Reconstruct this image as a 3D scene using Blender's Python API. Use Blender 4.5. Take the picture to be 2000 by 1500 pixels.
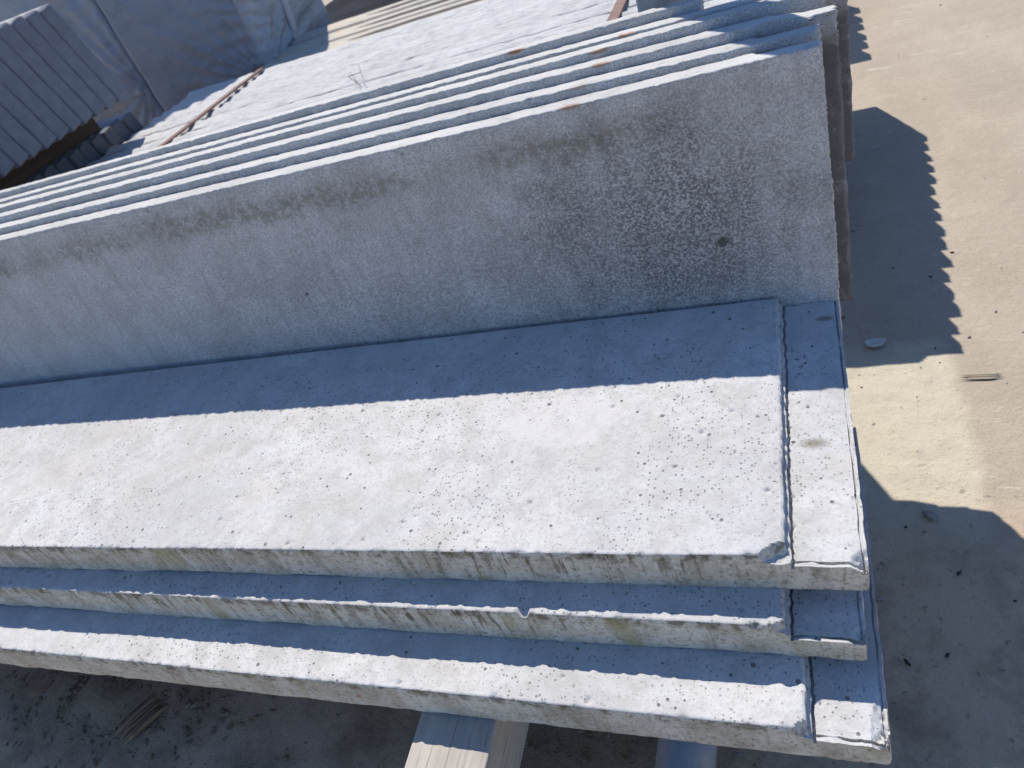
import bpy, math, random
import numpy as np
from mathutils import Matrix, Vector, Euler

for o in list(bpy.data.objects):
    bpy.data.objects.remove(o, do_unlink=True)
S = bpy.context.scene
COL = S.collection
R = math.radians

# ------------------------------------------------------------------ camera
CAM_Z = 0.75
cam = bpy.data.cameras.new('camera')
co = bpy.data.objects.new('camera', cam)
COL.objects.link(co)
XA = (0.91460295, -0.07426851, -0.39747406)     # world X in (right, down, forward)
HA = (0.24868595, -0.67177978, 0.69775871)      # world Y
GA = (0.31883654, 0.73701839, 0.59594224)       # world -Z
co.matrix_world = Matrix((
    (XA[0], -XA[1], -XA[2], 0),
    (HA[0], -HA[1], -HA[2], 0),
    (-GA[0], GA[1], GA[2], CAM_Z),
    (0, 0, 0, 1)))
cam.sensor_width = 36
cam.lens = 36 * 1445 / 2000
cam.clip_start = 0.02
cam.clip_end = 400
cam.dof.use_dof = True
cam.dof.focus_distance = 0.68
cam.dof.aperture_fstop = 11.0
S.camera = co

# ------------------------------------------------------------------ light
SUN = Vector((-0.31, 0.60, 1.0)).normalized()
elev = math.asin(SUN.z)
azim = math.atan2(SUN.x, SUN.y)
W = bpy.data.worlds.new('World')
S.world = W
W.use_nodes = True
wn = W.node_tree.nodes
wl = W.node_tree.links
sky = wn.new('ShaderNodeTexSky')
sky.sky_type = 'NISHITA'
sky.sun_disc = False
sky.sun_elevation = elev
sky.sun_rotation = azim
sky.air_density = 0.9
sky.dust_density = 0.2
sky.ozone_density = 7.5
wl.new(sky.outputs[0], wn['Background'].inputs[0])
wn['Background'].inputs[1].default_value = 0.14
sl = bpy.data.lights.new('sun', 'SUN')
sl.energy = 5.0
sl.angle = R(0.5)
sl.color = (1.0, 0.93, 0.83)
so = bpy.data.objects.new('sun', sl)
COL.objects.link(so)
so.rotation_euler = SUN.to_track_quat('Z', 'Y').to_euler()
so.location = (0, 0, 5)

S.render.engine = 'CYCLES'
S.view_settings.view_transform = 'Standard'
S.view_settings.look = 'None'
S.view_settings.gamma = 1
S.view_settings.use_curve_mapping = False
S.view_settings.exposure = 0.16

# ------------------------------------------------------------------ noise
def _h(ix, iy, iz, seed):
    n = (ix * 374761393 + iy * 668265263 + iz * 2147483647 + seed * 974634777) & 0xFFFFFFFF
    n = ((n ^ (n >> 13)) * 1274126177) & 0xFFFFFFFF
    n = n ^ (n >> 16)
    return (n & 0xFFFFFF) / float(0xFFFFFF)

def vnoise(x, y, z, seed=0):
    xi = np.floor(x).astype(np.int64); yi = np.floor(y).astype(np.int64); zi = np.floor(z).astype(np.int64)
    fx = x - xi; fy = y - yi; fz = z - zi
    fx = fx * fx * (3 - 2 * fx); fy = fy * fy * (3 - 2 * fy); fz = fz * fz * (3 - 2 * fz)
    r = 0
    for a in (0, 1):
        wx = fx if a else 1 - fx
        for b in (0, 1):
            wy = fy if b else 1 - fy
            for c in (0, 1):
                wz = fz if c else 1 - fz
                r = r + wx * wy * wz * _h(xi + a, yi + b, zi + c, seed)
    return r

def fbm(x, y, z, sc, oct=3, seed=0):
    r = 0; amp = 1; tot = 0
    for k in range(oct):
        r = r + amp * vnoise(x * sc + 37.1 * k, y * sc + 11.7 * k, z * sc + 5.3 * k, seed + k)
        tot += amp; amp *= 0.5; sc *= 2.03
    return r / tot          # 0..1

# ------------------------------------------------------------------ objects
def tag(o, label=None, cat=None, group=None, kind=None):
    if label: o['label'] = label
    if cat: o['category'] = cat
    if group: o['group'] = group
    if kind: o['kind'] = kind
    return o

def link(name, me, mat=None, parent=None):
    o = bpy.data.objects.new(name, me)
    COL.objects.link(o)
    if mat is not None and me is not None:
        me.materials.clear(); me.materials.append(mat)
    if parent: o.parent = parent
    return o

def empty(name, loc=(0, 0, 0), rot=(0, 0, 0)):
    o = bpy.data.objects.new(name, None)
    COL.objects.link(o)
    o.empty_display_size = 0.05
    o.location = loc; o.rotation_euler = rot
    return o

def mesh_np(name, V, Q, smooth=True):
    me = bpy.data.meshes.new(name)
    V = np.asarray(V, np.float32); Q = np.asarray(Q, np.int32)
    me.vertices.add(len(V)); me.vertices.foreach_set('co', V.ravel())
    n, k = Q.shape
    me.loops.add(n * k); me.loops.foreach_set('vertex_index', Q.ravel())
    me.polygons.add(n)
    me.polygons.foreach_set('loop_start', np.arange(0, n * k, k, dtype=np.int32))
    me.polygons.foreach_set('loop_total', np.full(n, k, np.int32))
    me.polygons.foreach_set('use_smooth', np.full(n, smooth, bool))
    me.update(calc_edges=True)
    me.validate()
    return me

def grid_q(nu, nv, off, flip=False):
    a = np.arange(nu * nv).reshape(nu, nv) + off
    q = np.stack([a[:-1, :-1], a[1:, :-1], a[1:, 1:], a[:-1, 1:]], -1).reshape(-1, 4)
    return q[:, ::-1] if flip else q

def boxgrid(xs, vs, ts, fn, skip=()):
    """six gridded faces of a box, every point moved by fn(x, v, t) -> (x, v, t)"""
    P = []; Q = []; off = 0
    x0, x1, v0, v1, t0, t1 = xs[0], xs[-1], vs[0], vs[-1], ts[0], ts[-1]
    def add(A, B, mk, flip):
        nonlocal off
        a, b = np.meshgrid(A, B, indexing='ij')
        p = mk(a.ravel(), b.ravel())
        P.append(np.stack(fn(*p), -1)); Q.append(grid_q(len(A), len(B), off, flip)); off += a.size
    one = np.ones_like
    if 't1' not in skip: add(xs, vs, lambda a, b: (a, b, one(a) * t1), False)
    if 't0' not in skip: add(xs, vs, lambda a, b: (a, b, one(a) * t0), True)
    if 'v0' not in skip: add(xs, ts, lambda a, b: (a, one(a) * v0, b), False)
    if 'v1' not in skip: add(xs, ts, lambda a, b: (a, one(a) * v1, b), True)
    if 'x1' not in skip: add(vs, ts, lambda a, b: (one(a) * x1, a, b), False)
    if 'x0' not in skip: add(vs, ts, lambda a, b: (one(a) * x0, a, b), True)
    return np.concatenate(P), np.concatenate(Q)

def edgy(a, b, step, fine=(0.0006, 0.0015, 0.003)):
    """stations from a to b with a few extra ones near both ends"""
    n = max(2, int(round((b - a) / step)))
    s = list(np.linspace(a, b, n + 1))
    for f in fine:
        if f < step * 2: s += [a + f, b - f]
    return np.array(sorted(set(np.round(s, 6))))

def rounded(x, v, t, L, Wd, T, r):
    """round the corners of the box -L..0, 0..Wd, 0..T"""
    cx = np.clip(x, -L + r, -r); cv = np.clip(v, r, Wd - r); ct = np.clip(t, r, T - r)
    dx, dv, dt = x - cx, v - cv, t - ct
    d = np.sqrt(dx * dx + dv * dv + dt * dt) + 1e-9
    k = np.where(d > r, r / d, 1.0)
    return cx + dx * k, cv + dv * k, ct + dt * k, (cx, cv, ct)

# ------------------------------------------------------------------ materials
class M:
    """tiny helper for building node materials"""
    def __init__(s, name):
        s.m = bpy.data.materials.new(name); s.m.use_nodes = True
        s.n = s.m.node_tree.nodes; s.l = s.m.node_tree.links
        s.b = s.n['Principled BSDF']
        s.tc = s.n.new('ShaderNodeTexCoord')
        s.oi = s.n.new('ShaderNodeObjectInfo')
        s.obj = s.tc.outputs['Object']
        s.vec = s.obj
    def randomize(s, k=40.0):
        mul = s.n.new('ShaderNodeVectorMath'); mul.operation = 'SCALE'
        cmb = s.n.new('ShaderNodeCombineXYZ')
        for i in range(3): s.l.new(s.oi.outputs['Random'], cmb.inputs[i])
        s.l.new(cmb.outputs[0], mul.inputs[0]); mul.inputs['Scale'].default_value = k
        ad = s.n.new('ShaderNodeVectorMath'); ad.operation = 'ADD'
        s.l.new(s.obj, ad.inputs[0]); s.l.new(mul.outputs[0], ad.inputs[1])
        s.vec = ad.outputs[0]
        return s
    def scaled(s, sx, sy, sz, vec=None):
        mp = s.n.new('ShaderNodeMapping'); mp.inputs['Scale'].default_value = (sx, sy, sz)
        s.l.new(vec or s.vec, mp.inputs[0]); return mp.outputs[0]
    def _in(s, sock, v):
        if isinstance(v, (int, float)): sock.default_value = v
        elif isinstance(v, tuple): sock.default_value = v if len(v) == 4 else (*v, 1)
        else: s.l.new(v, sock)
    def noise(s, sc, det=4, rough=0.55, vec=None, dist=0.0):
        t = s.n.new('ShaderNodeTexNoise'); t.inputs['Scale'].default_value = sc
        t.inputs['Detail'].default_value = det; t.inputs['Roughness'].default_value = rough
        t.inputs['Distortion'].default_value = dist
        s.l.new(vec or s.vec, t.inputs['Vector']); return t.outputs['Fac']
    def vor(s, sc, feature='F1', vec=None, out='Distance', rnd=1.0):
        t = s.n.new('ShaderNodeTexVoronoi'); t.feature = feature
        t.inputs['Scale'].default_value = sc; t.inputs['Randomness'].default_value = rnd
        s.l.new(vec or s.vec, t.inputs['Vector']); return t.outputs[out]
    def ramp(s, f, a, b, lo=0.0, hi=1.0):
        t = s.n.new('ShaderNodeMapRange'); t.interpolation_type = 'SMOOTHSTEP'
        s.l.new(f, t.inputs[0]) if not isinstance(f, (int, float)) else None
        t.inputs[1].default_value = a; t.inputs[2].default_value = b
        t.inputs[3].default_value = lo; t.inputs[4].default_value = hi
        return t.outputs[0]
    def math(s, op, a, b=0.0, c=None):
        t = s.n.new('ShaderNodeMath'); t.operation = op
        s._in(t.inputs[0], a); s._in(t.inputs[1], b)
        if c is not None: s._in(t.inputs[2], c)
        return t.outputs[0]
    def mul(s, *a):
        r = a[0]
        for b in a[1:]: r = s.math('MULTIPLY', r, b)
        return r
    def mix(s, f, a, b):
        t = s.n.new('ShaderNodeMix'); t.data_type = 'RGBA'
        s._in(t.inputs[0], f); s._in(t.inputs[6], a); s._in(t.inputs[7], b)
        return t.outputs[2]
    def sep(s, vec=None):
        t = s.n.new('ShaderNodeSeparateXYZ'); s.l.new(vec or s.obj, t.inputs[0]); return t.outputs
    def bump(s, h, dist, strength=1.0, prev=None):
        t = s.n.new('ShaderNodeBump'); t.inputs['Strength'].default_value = strength
        t.inputs['Distance'].default_value = dist; s._in(t.inputs['Height'], h)
        if prev is not None: s.l.new(prev, t.inputs['Normal'])
        return t.outputs[0]
    def band(s, f, a, b, w):
        """1 between a and b, soft by w"""
        return s.mul(s.ramp(f, a - w, a + w), s.ramp(f, b - w, b + w, 1.0, 0.0))
    def out(s, col, rough=0.9, nrm=None, **k):
        s._in(s.b.inputs['Base Color'], col); s._in(s.b.inputs['Roughness'], rough)
        s.b.inputs['Specular IOR Level'].default_value = k.get('spec', 0.3)
        if 'metal' in k: s.b.inputs['Metallic'].default_value = k['metal']
        if nrm is not None: s.l.new(nrm, s.b.inputs['Normal'])
        return s.m

def blob(m, xyz, cx, cy, rx, ry, ia=0, ib=1, nz=None, soft=0.5):
    """soft elliptical stain mask around (cx, cy) in object coordinates"""
    dx = m.mul(m.math('SUBTRACT', xyz[ia], cx), 1 / rx)
    dy = m.mul(m.math('SUBTRACT', xyz[ib], cy), 1 / ry)
    d = m.math('SQRT', m.math('ADD', m.mul(dx, dx), m.mul(dy, dy)))
    if nz is not None: d = m.math('ADD', d, nz)
    return m.ramp(d, 1 - soft, 1 + soft * 0.6, 1.0, 0.0)

def mat_mould(name, seed, patch=False, streak=1.0):
    """smooth cast top face with air holes, stained edge face (local: x along, y across, z up)"""
    m = M(name)
    off = m.n.new('ShaderNodeVectorMath'); off.operation = 'ADD'
    m.l.new(m.obj, off.inputs[0]); off.inputs[1].default_value = (seed * 3.1, seed * 1.7, seed * 0.9)
    m.vec = off.outputs[0]
    xyz = m.sep()
    big = m.noise(7, 5, 0.6)
    mid = m.noise(34, 5, 0.6)
    fine = m.noise(330, 4, 0.65)
    col = m.mix(m.ramp(big, 0.32, 0.68), (0.46, 0.46, 0.465), (0.56, 0.555, 0.555))
    col = m.mix(m.ramp(mid, 0.42, 0.66, 0, 0.6), col, (0.395, 0.39, 0.38))
    col = m.mix(m.ramp(m.noise(120, 5, 0.7), 0.48, 0.66, 0, 0.4), col, (0.36, 0.36, 0.36))
    col = m.mix(m.ramp(m.noise(22, 5, 0.7, dist=0.6), 0.54, 0.66, 0, 0.45), col, (0.56, 0.57, 0.59))
    warm = m.noise(11, 4, 0.6, vec=m.scaled(1, 1.4, 1))
    col = m.mix(m.ramp(warm, 0.50, 0.70, 0, 0.28), col, (0.46, 0.42, 0.36))
    col = m.mix(m.ramp(fine, 0.50, 0.64, 0, 0.38), col, (0.32, 0.315, 0.30))
    col = m.mix(m.ramp(m.noise(480, 3, 0.8), 0.56, 0.68, 0, 0.4), col, (0.66, 0.66, 0.66))
    # air holes of three sizes, their inner shade painted dark grey
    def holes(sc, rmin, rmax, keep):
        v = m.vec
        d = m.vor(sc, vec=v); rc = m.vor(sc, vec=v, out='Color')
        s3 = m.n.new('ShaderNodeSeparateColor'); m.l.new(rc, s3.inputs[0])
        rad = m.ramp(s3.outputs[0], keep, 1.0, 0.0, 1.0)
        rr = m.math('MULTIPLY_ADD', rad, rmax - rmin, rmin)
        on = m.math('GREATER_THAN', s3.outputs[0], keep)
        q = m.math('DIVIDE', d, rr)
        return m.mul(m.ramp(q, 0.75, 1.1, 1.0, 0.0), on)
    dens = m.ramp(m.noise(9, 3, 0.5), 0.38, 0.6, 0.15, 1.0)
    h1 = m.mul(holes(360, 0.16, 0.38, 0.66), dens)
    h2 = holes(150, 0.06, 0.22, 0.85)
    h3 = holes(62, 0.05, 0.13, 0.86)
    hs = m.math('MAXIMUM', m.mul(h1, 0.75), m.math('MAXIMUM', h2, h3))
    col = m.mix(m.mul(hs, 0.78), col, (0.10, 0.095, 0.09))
    if patch:
        nz = m.math('MULTIPLY_ADD', m.noise(30, 4, 0.6), 0.9, -0.45)
        pb = blob(m, xyz, -0.255, 0.150, 0.060, 0.035, nz=nz, soft=0.12)
        col = m.mix(m.mul(pb, 0.45), col, (0.57, 0.555, 0.56))
        nz2 = m.math('MULTIPLY_ADD', m.noise(60, 4, 0.6), 1.2, -0.6)
        st = blob(m, xyz, -0.030, 0.118, 0.012, 0.006, nz=nz2, soft=0.6)
        st = m.math('MAXIMUM', st, blob(m, xyz, -0.014, 0.275, 0.009, 0.004, nz=nz2, soft=0.6))
        col = m.mix(m.mul(st, 0.7), col, (0.16, 0.13, 0.09))
    # front edge face (normal -y): olive, run-off streaks; bounce light painted in as paler base
    nrm = m.sep(m.tc.outputs['Normal'])
    fm = m.math('MAXIMUM', m.ramp(nrm[1], -0.5, -0.85, 0.0, 1.0), 0.0)
    ecol = m.mix(m.ramp(m.noise(26, 5, 0.65), 0.35, 0.65), (0.48, 0.465, 0.39), (0.64, 0.63, 0.56))
    ecol = m.mix(m.ramp(m.noise(55, 5, 0.7), 0.50, 0.68, 0, 0.5), ecol, (0.31, 0.285, 0.20))
    ecol = m.mix(m.ramp(m.noise(260, 4, 0.75), 0.52, 0.64, 0, 0.6), ecol, (0.13, 0.12, 0.085))
    top_d = m.mul(m.ramp(xyz[2], 0.029, 0.037), m.ramp(m.noise(60, 5, 0.7), 0.46, 0.60))
    ecol = m.mix(m.mul(top_d, 0.75), ecol, (0.13, 0.11, 0.07))
    sv = m.scaled(1, 1, 0.10)
    s1 = m.ramp(m.noise(150, 3, 0.6, vec=sv, dist=0.2), 0.55, 0.62)
    s2 = m.ramp(m.noise(45, 4, 0.65, vec=sv, dist=0.2), 0.54, 0.63)
    pres = m.ramp(m.noise(5, 3, 0.5), 0.35, 0.6, 0.25, 1.0)
    brk = m.ramp(m.noise(90, 3, 0.6), 0.3, 0.6, 0.3, 1.0)
    stk = m.mul(m.math('MAXIMUM', s1, m.mul(s2, 0.8)), pres, brk, m.ramp(xyz[2], 0.0, 0.034, 0.35, 1.0), streak)
    ecol = m.mix(m.mul(stk, 0.9), ecol, (0.10, 0.085, 0.04))
    yel = m.ramp(m.noise(16, 3, 0.6, vec=m.scaled(1, 1, 0.3)), 0.58, 0.72, 0, 0.6)
    ecol = m.mix(yel, ecol, (0.33, 0.31, 0.15))
    ru = m.ramp(m.noise(26, 4, 0.7, vec=m.scaled(1, 1, 0.6)), 0.69, 0.76, 0, 0.8)
    ecol = m.mix(m.mul(ru, brk), ecol, (0.36, 0.15, 0.06))
    col = m.mix(fm, col, ecol)
    b = m.bump(m.noise(520, 5, 0.7), 0.0010, 0.35)
    b = m.bump(m.noise(60, 3, 0.5), 0.002, 0.22, b)
    b = m.bump(m.math('SUBTRACT', 1.0, hs), 0.0014, 0.8, b)
    return m.out(col, 0.92, b, spec=0.2)

def mat_upright(name, face=False):
    """rough struck face; local: x along, y = up the face, z = thickness away from the face"""
    m = M(name).randomize(7)
    xyz = m.sep()
    big = m.noise(6, 5, 0.6)
    fine = m.noise(420, 5, 0.75)
    mid = m.noise(40, 5, 0.65)
    col = m.mix(m.ramp(big, 0.3, 0.7), (0.47, 0.47, 0.465), (0.58, 0.58, 0.57))
    col = m.mix(m.ramp(mid, 0.45, 0.7, 0, 0.4), col, (0.36, 0.355, 0.33))
    col = m.mix(m.ramp(fine, 0.5, 0.68, 0, 0.35), col, (0.22, 0.21, 0.20))
    nrm = m.sep(m.tc.outputs['Normal'])
    front = m.ramp(nrm[2], -0.4, -0.8, 0.0, 1.0)
    # stained front strip of the struck face
    fc = m.mix(m.ramp(m.noise(14, 5, 0.65), 0.35, 0.65), (0.54, 0.54, 0.535), (0.66, 0.66, 0.665))
    speck = m.noise(520, 4, 0.8)
    fc = m.mix(m.ramp(speck, 0.43, 0.57, 0, 0.55), fc, (0.21, 0.205, 0.19))
    fc = m.mix(m.ramp(m.noise(640, 3, 0.8), 0.54, 0.66, 0, 0.6), fc, (0.66, 0.66, 0.66))
    vst = m.ramp(m.noise(70, 5, 0.7, vec=m.scaled(1, 0.12, 1)), 0.5, 0.68, 0, 0.35)
    fc = m.mix(vst, fc, (0.33, 0.33, 0.32))
    # olive growth a few centimetres below the top edge
    y = xyz[1]
    bandn = m.math('MULTIPLY_ADD', m.noise(18, 5, 0.7), 0.05, -0.025)
    yb = m.math('ADD', y, bandn)
    al = m.mul(m.band(yb, 0.255, 0.283, 0.010), m.ramp(m.noise(4.5, 4, 0.6), 0.36, 0.56),
               m.ramp(m.noise(120, 4, 0.7), 0.36, 0.6, 0.2, 1.0))
    fc = m.mix(m.mul(al, 0.6), fc, (0.17, 0.16, 0.095))
    if face:
        # broad dark weathered area towards the right end
        nz = m.math('MULTIPLY_ADD', m.noise(14, 5, 0.7), 1.3, -0.65)
        dk = blob(m, xyz, -0.16, 0.165, 0.16, 0.125, nz=nz, soft=0.7)
        vs = m.noise(30, 5, 0.7, vec=m.scaled(1, 0.18, 1))
        dkk = m.mul(dk, m.ramp(vs, 0.3, 0.6, 0.45, 1.0))
        grit = m.ramp(m.noise(380, 3, 0.8), 0.42, 0.56, 0.0, 1.0)
        fc = m.mix(m.mul(dkk, grit, 0.85), fc, (0.12, 0.115, 0.11))
        dk2 = blob(m, xyz, -0.42, 0.12, 0.36, 0.11, nz=nz, soft=0.8)
        fc = m.mix(m.mul(dk2, m.ramp(m.noise(300, 3, 0.75), 0.42, 0.62, 0.05, 1.0), 0.42), fc, (0.18, 0.175, 0.17))
        # pale run where the wall was washed clean
        pw = blob(m, xyz, -0.055, 0.18, 0.010, 0.055, nz=nz, soft=0.7)
        fc = m.mix(m.mul(pw, 0.35), fc, (0.50, 0.50, 0.49))
        nh = m.math('MULTIPLY_ADD', m.noise(200, 3, 0.6), 0.8, -0.4)
        hole = blob(m, xyz, -0.101, 0.1435, 0.0065, 0.0060, nz=nh, soft=0.5)
        hole = m.math('MAXIMUM', hole, blob(m, xyz, -0.60, 0.155, 0.003, 0.0022, nz=nh, soft=0.5))
        fc = m.mix(m.mul(hole, 0.8), fc, (0.07, 0.065, 0.055))
    col = m.mix(front, col, fc)
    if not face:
        end_dark = m.mul(m.ramp(xyz[0], -0.030, -0.012), m.ramp(m.noise(60, 5, 0.75), 0.28, 0.5, 0.5, 1.0), m.ramp(y, 0.285, 0.26))  # right end darkened below the top edge
        col = m.mix(m.mul(end_dark, 0.85), col, (0.15, 0.145, 0.145))
    # rust from the lifting anchor
    nr = m.math('MULTIPLY_ADD', m.noise(160, 4, 0.7), 1.6, -0.8)
    ru = blob(m, xyz, -0.217, 0.3015, 0.011, 0.0022, nz=nr, soft=0.5)
    ru = m.mul(ru, m.ramp(xyz[2], 0.009, 0.004, 0.0, 1.0))
    col = m.mix(m.mul(ru, m.ramp(m.oi.outputs['Random'], 0.0, 1.0, 0.35, 0.95)), col, (0.36, 0.16, 0.06))
    bd = m.ramp(m.noise(40, 3, 0.6), 0.66, 0.72, 0, 0.5)
    col = m.mix(m.mul(bd, m.ramp(y, 0.27, 0.285)), col, (0.16, 0.17, 0.22))
    b = m.bump(m.noise(560, 4, 0.8), 0.0016, 0.75)
    b = m.bump(m.noise(150, 4, 0.6), 0.002, 0.45, b)
    return m.out(col, 0.95, b, spec=0.15)

def mat_far_board(name, top=(0.63, 0.63, 0.63), side=(0.36, 0.37, 0.40)):
    """plain precast boards of the back stacks; each gets its own tone"""
    m = M(name).randomize(30)
    fine = m.noise(170, 5, 0.7, vec=m.scaled(0.5, 1, 1))
    lum = m.noise(14, 5, 0.65, vec=m.scaled(0.45, 1, 1))
    tone = m.math('MULTIPLY_ADD', m.oi.outputs['Random'], 0.5, 0.0)
    stri = m.noise(200, 5, 0.75, vec=m.scaled(0.10, 1, 1))
    base = m.mix(tone, top, tuple(c * 0.80 for c in top))
    base = m.mix(m.ramp(stri, 0.50, 0.66, 0, 0.55), base, tuple(c * 0.55 for c in top))
    col = m.mix(m.ramp(lum, 0.4, 0.68, 0, 0.6), base, tuple(c * 0.80 for c in top))
    col = m.mix(m.ramp(fine, 0.5, 0.7, 0, 0.45), col, tuple(c * 0.5 for c in top))
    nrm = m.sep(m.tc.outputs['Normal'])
    endf = m.ramp(nrm[0], 0.02, 0.2, 0, 1)  # end faces take a darker tone, their shade painted into the colour
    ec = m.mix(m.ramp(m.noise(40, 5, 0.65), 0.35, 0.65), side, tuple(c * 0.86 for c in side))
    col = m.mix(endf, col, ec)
    b = m.bump(m.noise(300, 4, 0.7), 0.002, 0.5)
    b = m.bump(m.noise(45, 4, 0.6), 0.005, 0.4, b)
    b = m.bump(stri, 0.005, 0.7, b)
    return m.out(col, 0.93, b, spec=0.2)

def mat_wood(name, a, b_, axis='y', dark=0.5):
    m = M(name).randomize(20)
    sc = {'x': (0.04, 1, 1), 'y': (1, 0.04, 1), 'z': (1, 1, 0.04)}[axis]
    v = m.scaled(*sc)
    g = m.noise(260, 5, 0.65, vec=v)
    g2 = m.noise(60, 4, 0.6, vec=v, dist=0.4)
    col = m.mix(m.ramp(g2, 0.35, 0.65), a, b_)
    col = m.mix(m.ramp(g, 0.52, 0.68, 0, dark), col, tuple(c * 0.4 for c in a))
    col = m.mix(m.ramp(m.noise(12, 4, 0.6), 0.5, 0.75, 0, 0.35), col, tuple(c * 0.6 for c in b_))
    b = m.bump(g, 0.0012, 0.8)
    return m.out(col, 0.85, b, spec=0.2)

def mat_ground():
    m = M('ground_concrete')
    xyz = m.sep()
    big = m.noise(2.3, 6, 0.62)
    mid = m.noise(16, 6, 0.66)
    fine = m.noise(190, 5, 0.75)
    st = m.noise(9, 5, 0.6, vec=m.scaled(1, 0.35, 1))
    col = m.mix(m.ramp(big, 0.3, 0.7), (0.345, 0.295, 0.235), (0.43, 0.37, 0.30))
    col = m.mix(m.ramp(mid, 0.4, 0.7, 0, 0.5), col, (0.36, 0.30, 0.235))
    col = m.mix(m.ramp(st, 0.45, 0.7, 0, 0.35), col, (0.47, 0.41, 0.33))
    col = m.mix(m.ramp(fine, 0.5, 0.68, 0, 0.32), col, (0.22, 0.185, 0.145))
    col = m.mix(m.ramp(m.noise(70, 5, 0.7), 0.62, 0.72, 0, 0.5), col, (0.52, 0.47, 0.40))
    # pale yellow, freshly washed patch beside the stack
    nz = m.math('MULTIPLY_ADD', m.noise(14, 5, 0.6), 0.05, -0.025)
    xs = m.math('ADD', xyz[0], nz)
    ys = m.math('ADD', xyz[1], m.math('MULTIPLY_ADD', m.noise(9, 4, 0.6), 0.05, -0.025))
    pt = m.mul(m.band(xs, -0.35, 0.146, 0.013), m.band(ys, 0.30, 0.90, 0.02))
    pc = m.mix(m.ramp(m.noise(30, 5, 0.65), 0.4, 0.7), (0.50, 0.455, 0.36), (0.44, 0.395, 0.315))
    pc = m.mix(m.ramp(fine, 0.55, 0.72, 0, 0.3), pc, (0.27, 0.22, 0.15))
    col = m.mix(m.mul(pt, m.ramp(ys, 0.52, 0.62, 0.25, 0.95)), col, pc)
    # chalky scrapes
    sc = m.ramp(m.noise(26, 6, 0.75, vec=m.scaled(0.5, 1.6, 1), dist=1.2), 0.58, 0.70, 0, 0.7)
    col = m.mix(sc, col, (0.54, 0.50, 0.44))
    shade_tint = m.ramp(xyz[1], 0.64, 0.52, 0.0, 0.8)  # warmer front ground, the tone of its shade painted in
    col = m.mix(shade_tint, col, m.mix(m.ramp(mid, 0.35, 0.7), (0.56, 0.42, 0.29), (0.47, 0.35, 0.24)))
    col = m.mix(m.ramp(m.noise(520, 3, 0.8), 0.6, 0.7, 0, 0.5), col, (0.13, 0.11, 0.085))
    col = m.mix(m.ramp(m.noise(410, 3, 0.8), 0.62, 0.72, 0, 0.5), col, (0.60, 0.56, 0.49))
    # brown stains and soil near the front
    ny = m.ramp(xyz[1], 0.62, 0.45, 0.0, 1.0)
    br = m.mul(m.ramp(m.noise(8, 6, 0.7), 0.44, 0.66), ny)
    col = m.mix(m.mul(br, 0.6), col, (0.24, 0.175, 0.115))
    dsp = m.mul(m.ramp(m.noise(85, 5, 0.75), 0.60, 0.68), m.ramp(xyz[1], 0.95, 0.5, 0.15, 1.0))
    col = m.mix(m.mul(dsp, 0.7), col, (0.09, 0.075, 0.06))
    nd = m.math('MULTIPLY_ADD', m.noise(12, 5, 0.7), 1.2, -0.6)
    so = blob(m, xyz, -0.95, 0.29, 0.20, 0.10, nz=nd, soft=0.6)
    so = m.math('MAXIMUM', so, blob(m, xyz, -0.33, 0.36, 0.22, 0.12, nz=nd, soft=0.6))
    sc2 = m.mix(m.ramp(fine, 0.4, 0.62), (0.20, 0.15, 0.10), (0.33, 0.25, 0.175))
    col = m.mix(m.mul(so, 0.7), col, sc2)
    b = m.bump(m.noise(320, 5, 0.75), 0.0015, 0.5)
    b = m.bump(mid, 0.006, 0.35, b)
    b = m.bump(m.noise(40, 5, 0.7), 0.006, 0.5, b)
    return m.out(col, 0.9, b, spec=0.25)

def mat_metal(name, col=(0.36, 0.39, 0.42), rough=0.5):
    m = M(name)
    sp = m.vor(60, out='Color')
    s3 = m.n.new('ShaderNodeSeparateColor'); m.l.new(sp, s3.inputs[0])
    c = m.mix(m.mul(s3.outputs[0], 0.5), col, tuple(x * 1.35 for x in col))
    c = m.mix(m.ramp(m.noise(22, 5, 0.7), 0.5, 0.72, 0, 0.7), c, (0.34, 0.33, 0.30))
    b = m.bump(m.noise(120, 4, 0.6), 0.0006, 0.4)
    return m.out(c, m.ramp(m.noise(40), 0.3, 0.7, rough - 0.1, rough + 0.15), b, metal=0.3, spec=0.4)

def mat_film(name, tint=(0.24, 0.26, 0.30)):
    m = M(name).randomize(10)
    v = m.scaled(1, 1, 1)
    n1 = m.noise(5, 5, 0.6, dist=0.8)
    n2 = m.noise(18, 5, 0.6, vec=m.scaled(0.5, 0.5, 1.4), dist=0.6)
    c = m.mix(m.ramp(n1, 0.3, 0.7), tint, tuple(x * 1.28 for x in tint))
    c = m.mix(m.ramp(n2, 0.5, 0.75, 0, 0.5), c, (0.36, 0.33, 0.31))
    b = m.bump(n2, 0.012, 0.5)
    b = m.bump(m.noise(60, 4, 0.6, vec=m.scaled(0.4, 0.4, 1.2)), 0.004, 0.5, b)
    return m.out(c, m.ramp(n1, 0.3, 0.7, 0.24, 0.42), b, spec=0.55)

def mat_plain(name, col, rough=0.8, var=0.25, sc=40, bump=0.001, spec=0.3):
    m = M(name).randomize(9)
    c = m.mix(m.ramp(m.noise(sc, 5, 0.65), 0.35, 0.68), col, tuple(x * (1 - var) for x in col))
    return m.out(c, rough, m.bump(m.noise(sc * 6, 4, 0.7), bump, 0.6), spec=spec)

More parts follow.
